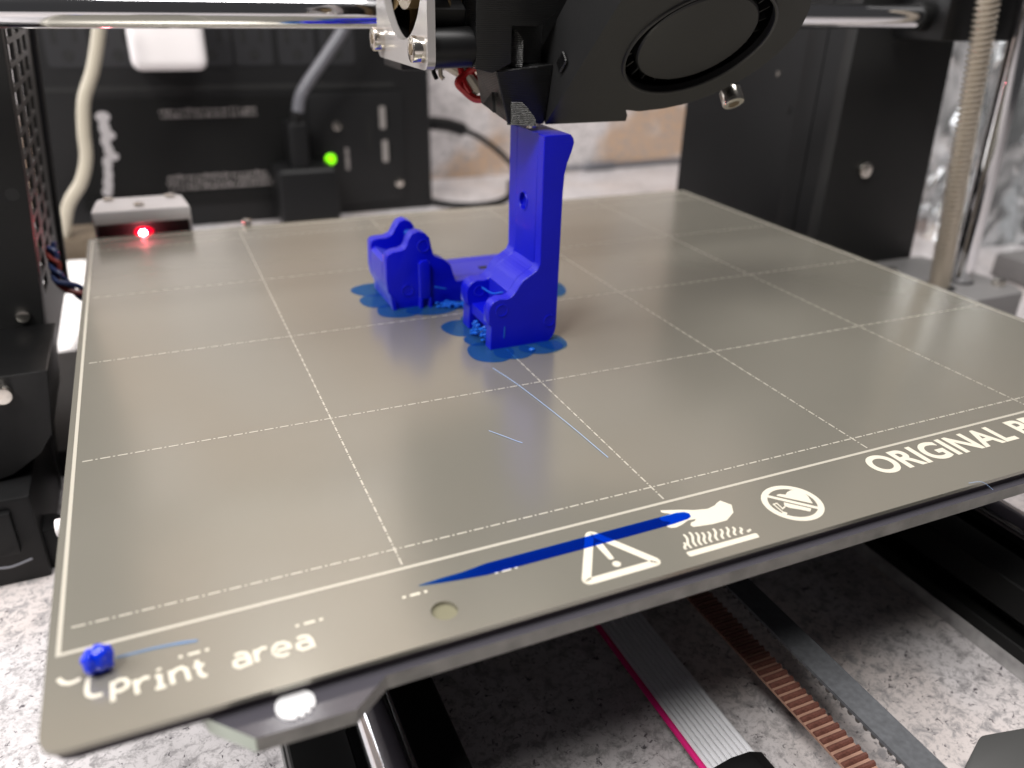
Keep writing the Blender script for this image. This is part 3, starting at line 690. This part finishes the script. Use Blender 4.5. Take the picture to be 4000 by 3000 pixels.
# heater wires below the body
wi = tube('heater_sleeve', M_sleeve, head, spline([(93, 100, 68), (95.5, 97, 66), (99, 94, 63.5), (101.5, 93, 60)], 6), [1.6] * 19, 10)
tube('red_wire', M_red, head, spline([(101, 92, 66.5), (98.5, 93.5, 64.5), (96.0, 93, 62.5), (97.6, 93, 60.6), (99.8, 92, 58.8), (101.5, 91, 58.6)], 6), .95, 8)
tube('red_wire', M_red, head, spline([(97.0, 95, 66.2), (97.4, 94, 64.5), (97.8, 93, 62.0), (98.9, 92.5, 60.0)], 6), .95, 8)
tube('red_wire', M_red, head, spline([(99.0, 96, 66.2), (99.9, 94, 64.5), (101.2, 93, 62.9), (102.4, 92.5, 62.5)], 6), .7, 8)
for k, x in enumerate((88.5, 90.2)):
    tube('cable_tie_end', M_sleeve if k else M_black, head, [(x, 90, 68), (x - .1, 89, 65.2 - k * .6), (x + .4, 88.4, 63.8)], .55, 6)

# ------------------------------------------------------------------ guide rods and frame
rod = tag(cyl('guide_rod', M_chrome, None, (-120, 137, 75.6), (297, 137, 77.6), 4.2, 40), 'horizontal chrome guide rod passing behind the print head', 'guide rod')
xe = thing('rod_holder', 'black printed block at the right end of the horizontal chrome rod', 'rod holder')
box('block', M_black, xe, 299, 350, 126.5, 150, 69.5, 112, .8)
cyl('collar', M_alu, xe, (294.5, 137, 77.55), (299.2, 137, 77.6), 4.9, 28, .3)

# threaded rod: a helix ridge on a core
scr = thing('lead_screw', 'threaded tan steel lead screw on the right in front of foil', 'lead screw')
a = Vector((322.8, 118, -30)); b = Vector((305.3, 118, 98)); d = (b - a); L = d.length; d.normalize(); u, v = frame_of(d)
bm = bmesh.new(); add_tube(bm, [a, b], 3.05, 24); finish(bm, 'core', M_screw, scr)
bm = bmesh.new(); pitch = 2.0; N = 20; prev = None; turns = int(L / pitch)
for i in range(turns * N + 1):
    t = 2 * math.pi * i / N; s = pitch * i / N; rad = u * math.cos(t) + v * math.sin(t); c = a + d * s
    cur = [bm.verts.new(c + rad * 3.0 - d * .8), bm.verts.new(c + rad * 4.2 - d * .3), bm.verts.new(c + rad * 4.2 + d * .3), bm.verts.new(c + rad * 3.0 + d * .8)]
    if prev:
        for k in range(3): bm.faces.new((prev[k], prev[k + 1], cur[k + 1], cur[k]))
    prev = cur
finish(bm, 'thread', M_screw, scr)
tag(cyl('guide_rod', M_chrome, None, (337.9, 120, -30), (331.3, 120, 98), 4.1, 40), 'upright smooth chrome rod at the far right beside the lead screw', 'guide rod')

zb = thing('rod_bracket', 'grey printed bracket at the foot of the lead screw on the right', 'bracket')
bm = bmesh.new()
prism('bracket_body', M_grey, zb, round_poly([(296, 154), (296, 100), (352, 100), (356, 108), (352, 154)], 2.5, 4), 'xy', -38, -26, .6, 2)
cyl('rod_socket', M_dark, zb, (337.6, 120, -25.98), (337.6, 120, -25.85), 5.4, 24)
cyl('rod_socket', M_dark, zb, (322.2, 118, -25.98), (322.2, 118, -25.85), 6.6, 24)
cyl('screw', M_nickel, zb, (349, 110.5, -26), (349, 110.5, -23.6), 2.8, 20, .4)
cyl('screw', M_nickel, zb, (316, 138, -26), (316, 138, -23.6), 2.6, 20, .4)
mz = box('lift_motor', M_black, None, 300, 344, 106, 150, -67, -38, 1.5)
tag(mz, 'black motor block under the grey bracket on the right', 'motor')

fr = thing('printer_frame', 'black powder coated upright printer frame standing behind the bed', 'printer frame')
prism('right_upright', M_powder, fr, [(284.6, -67), (284.6, 160), (334, 160), (345.5, -26), (347.5, -67)], 'xz', 154, 160, .4, 2)
prism('left_upright', M_powder, fr, [(-62, -67), (-62, 160), (-3.5, 160), (-6.3, 71), (-9.5, 25), (-13.4, -14), (-18.5, -50), (-20, -67)], 'xz', 154, 160, .4, 2)
box('shade_box', M_alu, fr, -60, 28, 162, 250, -67, -57, 1.5)  # black box added to keep the table dark here, no frame part
box('rear_plate', M_alu, fr, 29, 231, 330.5, 336, -67, -46, .3)  # unseen plate added to block light leaking under the bed
cyl('bolt', M_nickel, fr, (303.4, 154.1, 17.2), (303.4, 152.0, 17.2), 3.3, 24, .6)
cyl('bolt', M_nickel, fr, (-17.8, 154.1, -6.0), (-17.8, 152.4, -6.0), 1.9, 20, .4)
cyl('bolt_hole', M_dark, fr, (-12.9, 154.1, 29.0), (-12.9, 153.96, 29.0), 1.9, 8)

psu = thing('power_supply', 'large flat black power supply box behind the right upright', 'power supply')
box('case', M_psu, psu, 285.6, 345, 160, 263, -60, 125, .8)
box('case_seam', M_psu, psu, 285.1, 285.6, 170, 181, -40, 120, .2)
cyl('rivet', M_nickel, psu, (285.6, 196, 52), (285.2, 196, 52), 1.2, 12)
cyl('rivet', M_black, psu, (285.6, 186, 38), (285.1, 186, 38), 1.6, 12)

# perforated box of electronics on the left
eb = thing('electronics_box', 'black perforated electronics box behind the left upright', 'electronics box')
def px_at(z): return -6.0 - (71 - z) * .085
bm = bmesh.new()
rows = [70.5 - 6.05 * i for i in range(-2, 13)]
yh = [(161.5, 174.5), (181, 194), (200, 211.0)]
ys_ = [160] + [y for h in yh for y in h] + [226]
zs_ = []
for z in reversed(rows): zs_ += [z - 2.3, z + 2.3]
zs_ = [-26] + zs_ + [110]
def hole(i, j): return i % 2 == 1 and j % 2 == 1 and i < len(ys_) - 1 and j < len(zs_) - 1
G = {}
def gv(i, j, k):
    if (i, j, k) not in G:
        z = zs_[j]; G[(i, j, k)] = bm.verts.new((px_at(z) - k * 1.2, ys_[i] + max(0, (60 - z)) * .05 * (i > 0), z))
    return G[(i, j, k)]
for i in range(len(ys_) - 1):
    for j in range(len(zs_) - 1):
        if hole(i, j):
            for (p, q) in (((i, j), (i + 1, j)), ((i + 1, j), (i + 1, j + 1)), ((i + 1, j + 1), (i, j + 1)), ((i, j + 1), (i, j))):
                bm.faces.new((gv(*p, 0), gv(*q, 0), gv(*q, 1), gv(*p, 1)))
        else:
            bm.faces.new((gv(i, j, 0), gv(i + 1, j, 0), gv(i + 1, j + 1, 0), gv(i, j + 1, 0)))
            bm.faces.new((gv(i, j, 1), gv(i, j + 1, 1), gv(i + 1, j + 1, 1), gv(i + 1, j, 1)))
finish(bm, 'perforated_panel', M_panel, eb, smooth=False)
prism('case', M_black, eb, [(-70, -26), (-70, 110), (-12, 110), (-22.5, -26)], 'xz', 160.2, 228, .4)
box('base', M_alu, eb, -70, -40, 162, 240, -67, -27, 1.0)
tube('case_edge', M_black, eb, [(px_at(110) + .3, 228, 110), (px_at(-26) + .3, 232, -26)], 1.7, 10)

# left foot of the frame: bracket, motor
zl = thing('rod_bracket', 'black printed bracket with a pale screw at the far left edge', 'bracket')
prism('bracket_body', M_blackprint, zl, [(-70, -9.4), (-9.9, -9.4), (-12.6, -28.0), (-16.5, -33.5), (-24, -38.5), (-30, -40), (-70, -40)], 'xz', 118, 154, .6, 2)
cyl('screw', M_nickel, zl, (-21.2, 118.1, -14.0), (-21.2, 115.6, -14.0), 2.4, 20, .4)
ml = thing('lift_motor', 'black motor block under the bracket at the far left', 'motor')
box('case', M_black, ml, -72, -20, 108, 154, -67, -40.2, 1.2)
box('end_cap', M_black, ml, -60, -25, 105.5, 108, -56, -43, .6)
cyl('foot', M_rubber, ml, (-19.5, 116, -67), (-19.5, 116, -54), 4.5, 24, .8)
tube('edge_glint_wire', M_greycord, ml, spline([(-31, 104, -58), (-27, 102, -57), (-22, 101.5, -55.5)], 5), .35, 6)  # thin wire added in place of the glint along an edge
tag(cyl('white_connector', M_white, None, (-3.2, 37, -6.5), (-0.5, 37, -6.5), 1.7, 16, .4), 'small white connector peeking out at the left edge of the bed', 'connector')

# y axis: rods, extrusions, belt
tag(cyl('guide_rod', M_chrome, None, (45, -130, -37), (45, 330, -37), 4.0, 40), 'chrome rod under the bed at the front left above black extrusion', 'guide rod')
tag(cyl('guide_rod', M_chrome, None, (214, -130, -38), (214, 330, -38), 4.0, 40), 'chrome rod under the bed at the right front corner', 'guide rod')
for (xa, xb, lab) in ((29.2, 59.6, 'black aluminium frame rail on the table below the left chrome rod'), (200.6, 231, 'black aluminium frame rail on the table below the right chrome rod')):
    e = thing('frame_rail', lab, 'frame rail', 'black rails along the table')
    xc = (xa + xb) / 2
    prof = [(xa, -67), (xb, -67), (xb, -59), (xb - 7, -59), (xb - 7, -53), (xb, -53), (xb, -44), (xc + 4, -44), (xc + 4, -50), (xc - 4, -50), (xc - 4, -44), (xa, -44), (xa, -53), (xa + 7, -53), (xa + 7, -59), (xa, -59)]
    prism('profile', M_alu, e, prof, 'xz', -150, 330, .4, 1)
    prism('lip_bounce_strip', M_lip_bounce, e, [(xa - .25, -66.9), (xa, -66.9), (xa, -62.6), (xa - .25, -62.6)], 'xz', -150, 330)

belt = thing('drive_belt', 'toothed drive belt with brown teeth under the front edge of the bed', 'belt')
bx0, bx1 = 131.2, 137.6
prism('lower_run', M_beltedge, belt, [(bx0, -55.2), (bx1, -55.2), (bx1, -54.6), (bx0, -54.6)], 'xz', -110, 190)
prism('upper_run', M_belt, belt, [(bx0 + .3, -41.6), (bx1 + .3, -41.6), (bx1 + .3, -40.8), (bx0 + .3, -40.8)], 'xz', -110, 190)
bm = bmesh.new(); tooth_prof = [(-.62, 0), (-.52, .45), (-.25, .75), (.25, .75), (.52, .45), (.62, 0)]
add_prism(bm, tooth_prof, 'yz', bx0 + .05, bx1 - .05)
t0 = finish(bm, 'tooth', M_tooth, belt); t0.location = (0, -60 * S, -54.6 * S)
bm = bmesh.new(); add_prism(bm, [(a_, -b_) for a_, b_ in tooth_prof], 'yz', bx0 + .3, bx1 + .3)
t1 = finish(bm, 'tooth', M_toothdark, belt); t1.location = (0, -60 * S, -41.6 * S)
for k in range(1, 50):
    for src in (t0, t1):
        c = src.copy(); COL.objects.link(c); c.parent = belt; c.location = (src.location.x, src.location.y + 2.0 * k * S, src.location.z)
bh = thing('belt_holder', 'dark grey plastic belt holder at the lower right corner', 'belt holder')
prism('arm', M_bracket, bh, round_poly([(144.0, -46.6), (153.5, -42.6), (172, -46.5), (182, -58), (164, -60), (149, -54)], 1.0, 3), 'xy', -50, -44.5, .6, 2)
prism('base', M_powder, bh, [(151, -48), (172, -48), (172, -78), (151, -78)], 'xy', -67, -50.1, .6)
tube('wire_loop', M_greycord, bh, spline([(139, -44.5, -47), (141, -48, -46), (143, -53, -47)], 5), .9, 8)
tube('wire_loop', M_rubber, bh, spline([(141, -45.5, -47), (144.5, -49, -45.2), (148, -56, -46)], 5), .9, 8)

rib = thing('ribbon_cable', 'flat grey ribbon cable with one pink wire running under the bed', 'cable')
ns = 10; rw = 13.2 / ns; rx0 = 108.0; first = None
for i in range(ns):
    xc = rx0 + rw * (i + .5)
    bm = bmesh.new()
    pts = []
    for y in (-60, -30, -15, 0, 20, 60, 150):
        pts.append((xc, y, -61.0))
    add_tube(bm, pts, rw * .53, 10)
    wobj = finish(bm, 'wire', M_pink if i == 0 else M_ribbon, rib, ang=80)
    if i == 0: wobj['label'] = 'pink edge wire of the ribbon'
prism('backing', M_ribbon, rib, [(rx0 + rw, -61.3), (rx0 + 13.2, -61.3), (rx0 + 13.2, -60.9), (rx0 + rw, -60.9)], 'xz', -60, 150)
tag(prism('cable_clip', M_rubber, None, [(105.5, -66.9), (107.0, -62.8), (110, -60.2), (114.5, -59.2), (119.5, -59.6), (123, -61.4), (125.5, -66.9)], 'xz', -27, -18.8, .5, 2, None, 20), 'black clip lying across the ribbon cable at the bottom edge', 'cable clip')

# ------------------------------------------------------------------ background: power strip and its plugs
ps = thing('power_strip', 'large black power strip with outlets and a green light behind the printer', 'power strip')
PY = 470.0
def face_poly(pts): return pts
prism('body', M_strip, ps, round_poly([(-34, -67), (214.5, -67), (213, 67), (-34, 67)], [3, 3, 4, 4], 4), 'xz', PY, PY + 45, 1.2, 2)
prism('lower_recess', M_strip2, ps, round_poly([(-18, -47), (117, -47), (121, 15.5), (-12, 16.5)], 3, 4), 'xz', PY - .35, PY + .0)
prism('groove', M_dark, ps, [(-30, 19.8), (188, 18.8), (188, 22.4), (-30, 23.6)], 'xz', PY - .4, PY)
prism('control_panel', M_strip, ps, round_poly([(127, -60), (193, -60), (194.5, 16.5), (127, 16.5)], 5, 5), 'xz', PY - 2.6, PY, .8, 2)
prism('step', M_strip2, ps, [(-18, -52), (120, -52), (120, -44), (-18, -44)], 'xz', PY - 1.2, PY - .36)
for k, x in enumerate((-10, 17, 44, 71, 96.5, 123.5, 150)):
    prism('outlet', M_outlet, ps, round_poly([(x - 11.5, 34), (x + 11.5, 34), (x + 11.5, 60), (x - 11.5, 60)], 3, 4), 'xz', PY - .5, PY, 0)
    out = ps.children[-1]
    for dx, hw, zz, hh in ((-5.8, 1.5, 52, 4.6), (5.2, 1.4, 52, 3.8)):
        prism('slot', M_dark, out, [(x + dx - hw, zz - hh), (x + dx + hw, zz - hh), (x + dx + hw, zz + hh), (x + dx - hw, zz + hh)], 'xz', PY - .8, PY - .5)
    prism('ground_hole', M_dark, out, ell(x, 40.8, 3.3, 3.3, 16), 'xz', PY - .8, PY - .5)
def dashes_text(name, x0, x1, z, h, ma, y):
    bm = bmesh.new(); x = x0
    while x < x1:
        wv = random.uniform(.9, 2.2); hh = h * random.choice((.62, .7, 1.0))
        add_prism(bm, [(x, z - h / 2), (x + wv, z - h / 2), (x + wv, z - h / 2 + hh), (x, z - h / 2 + hh)], 'xz', y - .25, y); x += wv + random.choice((.5, .6, .7, 1.6))
    return finish(bm, name, ma, ps)
dashes_text('printed_line', 34.5, 93, 8.0, 2.3, M_print_grey, PY - .36); dashes_text('printed_line', 35, 93, 4.6, 2.3, M_print_grey, PY - .36)
dashes_text('printed_line', 33.5, 95, -33.5, 2.6, M_print_grey, PY - .36); dashes_text('printed_line', 32.5, 97, -37.2, 2.6, M_print_grey, PY - .36); dashes_text('printed_line', 33.5, 99, -40.8, 2.6, M_print_grey, PY - .36)
bm = bmesh.new()
for x, z, rx, rz in ((2.0, 5.5, 4.2, 3.2), (1.8, -1.2, 3.2, 5.2), (4.8, -5.6, 2.4, 2.6), (1.0, -9.0, 2.9, 4.0), (1.8, -14.6, 2.8, 4.0), (3.8, -18.5, 3.2, 2.6), (-.4, -22.5, 2.7, 4.6), (-1.0, -29.0, 2.6, 4.4), (-2.2, -35.0, 2.8, 4.6), (-3.6, -40.2, 3.0, 3.0)):
    add_prism(bm, ell(x, z, rx, rz, 14), 'xz', PY - .75 - .02 * random.random(), PY - .36)
finish(bm, 'faded_logo', M_logo, ps)
for x, z in ((145.3, -4.8), (110.0, -41.2), (188.2, -46.3)):
    cyl('panel_screw', M_nickel, ps, (x, PY - 4.6, z), (x, PY - 2.5, z), 3.0, 20, .5)
for x, z, ma_, ww in ((178.0, -.6, M_usb, 4.0), (179.0, -23.5, M_usb, 4.0), (151.5, -27.5, M_print_grey, 2.4)):
    u_ = prism('usb_port', ma_, ps, round_poly([(x - ww / 2, z - 7.5), (x + ww / 2, z - 7.5), (x + ww / 2, z + 7.5), (x - ww / 2, z + 7.5)], .8, 2), 'xz', PY - 3.0, PY - 2.6)
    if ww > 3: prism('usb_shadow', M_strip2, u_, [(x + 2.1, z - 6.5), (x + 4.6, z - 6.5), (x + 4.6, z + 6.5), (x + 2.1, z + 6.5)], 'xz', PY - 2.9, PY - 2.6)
prism('label_block', M_powder, ps, [(166, -22), (170.5, -22), (170.5, 1), (166, 1)], 'xz', PY - 2.9, PY - 2.6)
bm = bmesh.new(); bmesh.ops.create_uvsphere(bm, u_segments=16, v_segments=10, radius=3.6)
for v_ in bm.verts: v_.co = Vector((139.6 + v_.co.x, PY - 3.4 + v_.co.y * .4, -27.0 + v_.co.z * 1.0))
finish(bm, 'green_light', M_green, ps)

ch = box('wall_charger', M_white, None, 23.5, 64.5, 428, 469, 35, 82, 6.5, 5)
tag(ch, 'white wall charger plugged into the top of the black power strip', 'charger')
gp = thing('power_plug', 'black plug with grey cord in the middle of the power strip', 'plug')
box('plug_body', M_rubber, gp, 99, 138, 436, 469, -64, -27, 3.5, 3)
box('plug_neck', M_rubber, gp, 109, 121, 440, 462, -32, 2, 3.0, 3)
tube('strain_relief', M_rubber, gp, spline([(115, 446, -2), (115, 444, 8), (116, 441, 13)], 4), 3.6, 12)
tube('cord', M_greycord, gp, spline([(115.6, 440, 9), (118, 440, 18), (124, 440, 27), (138, 440, 44), (150, 440, 60), (160, 440, 82)], 8), 3.7, 14)
tag(tube('beige_cable', M_beige, None, spline([(15.5, 400, 80), (11.5, 400, 61.5), (4.6, 400, 40), (-2.8, 400, 24), (-6.0, 400, 8), (-7.5, 400, -6), (-12.5, 400, -19), (-22, 402, -33), (-30, 406, -60)], 8), 3.4, 14), 'thick beige cable hanging in front of the power strip at left', 'cable')

# clutter on the table behind
tag(tube('black_cable', M_rubber, None, spline([(214.5, 492, -9.5), (224, 498, -10.5), (242, 500, -13.8), (266, 500, -24), (290, 500, -43), (305, 500, -62), (330, 510, -64)], 8), [3.6] * 8 + [5.0] * 12 + [2.2] * 29, 12), 'black cable curving down from the right side of the power strip', 'cable')
tag(tube('black_cable', M_greycord, None, spline([(318, 560, -64), (362, 556, -64), (400, 552, -63), (430, 556, -64), (500, 560, -64)], 8), [2.0] * 14 + [3.6] * 9 + [2.2] * 10, 10), 'dark cable lying on the table by the back wall right of the blue bracket', 'cable')
tag(tube('black_cable', M_rubber, None, spline([(206, 485, -63), (225, 462, -64), (250, 455, -64.5), (276, 470, -64), (300, 520, -64)], 8), 2.4, 10), 'black cord curled on the table beside the foot of the power strip', 'cable')
tag(box('black_clip', M_greycord, None, 330, 362, 398, 412, -67, -58, 3, 2), 'small dark clip on the table near the rear right bed corner', 'clip')

def crumple(name, ma, cx, cy, cz, sx, sy, sz, amp, seed, label, cat):
    bm = bmesh.new(); bmesh.ops.create_icosphere(bm, subdivisions=6, radius=1)
    for v_ in bm.verts:
        p = v_.co.copy(); o_ = Vector((seed, seed * 2, 0))
        dd = 1 + amp * (noise.noise(p * 2.2 + o_) + .6 * abs(noise.noise(p * 5 + o_)) + .28 * abs(noise.noise(p * 10 + o_)))
        q = Vector([math.copysign(abs(c_) ** .7, c_) for c_ in p]) * dd
        v_.co = Vector((cx + q.x * sx, cy + q.y * sy, max(ZT + .2, cz + q.z * sz)))
    return tag(finish(bm, name, ma, None, ang=25), label, cat)
crumple('silver_bag', M_foil, 615, 275, 25, 105, 38, 135, .26, 4.0, 'crumpled silver foil bag standing behind the upright chrome rod', 'bag')
tag(box('grey_box', M_grey, None, 480, 640, 150, 205, -67, -52, 3, 2), 'dull grey box on the table at the far right edge', 'box')
tag(prism('paper_roll', M_paper, None, round_poly([(-60, 256), (-19, 256), (-14, 300), (-16, 392), (-60, 392)], 6, 4), 'xy', -67, -60, 1.0), 'white paper pad on the table behind the left upright', 'paper')
tag(box('cardboard_box', M_cardboard, None, -42, -10, 398, 430, -67, -50, 1), 'brown cardboard box on the table under the beige cable', 'box')
bw = thing('bed_cable', 'twisted dark blue and red wires leaving the rear left of the bed', 'cable')
for k, (ma_, off) in enumerate(((M_bluewire, 0.0), (M_redwire, 2.1), (M_bluewire, 4.2))):
    pts = []
    for i in range(40):
        t = i / 39; base = Vector((-9.2, 176, 8)).lerp(Vector((-8.2, 168, -1)), min(1, t * 2)) if t < .5 else Vector((-8.2, 168, -1)).lerp(Vector((4.5, 168, -12.5)), (t - .5) * 2)
        pts.append(base + Vector((math.cos(t * 13 + off) * 1.1, math.sin(t * 13 + off) * 1.1, math.cos(t * 13 + off) * .9)))
    tube('wire', ma_, bw, pts, .85, 8)
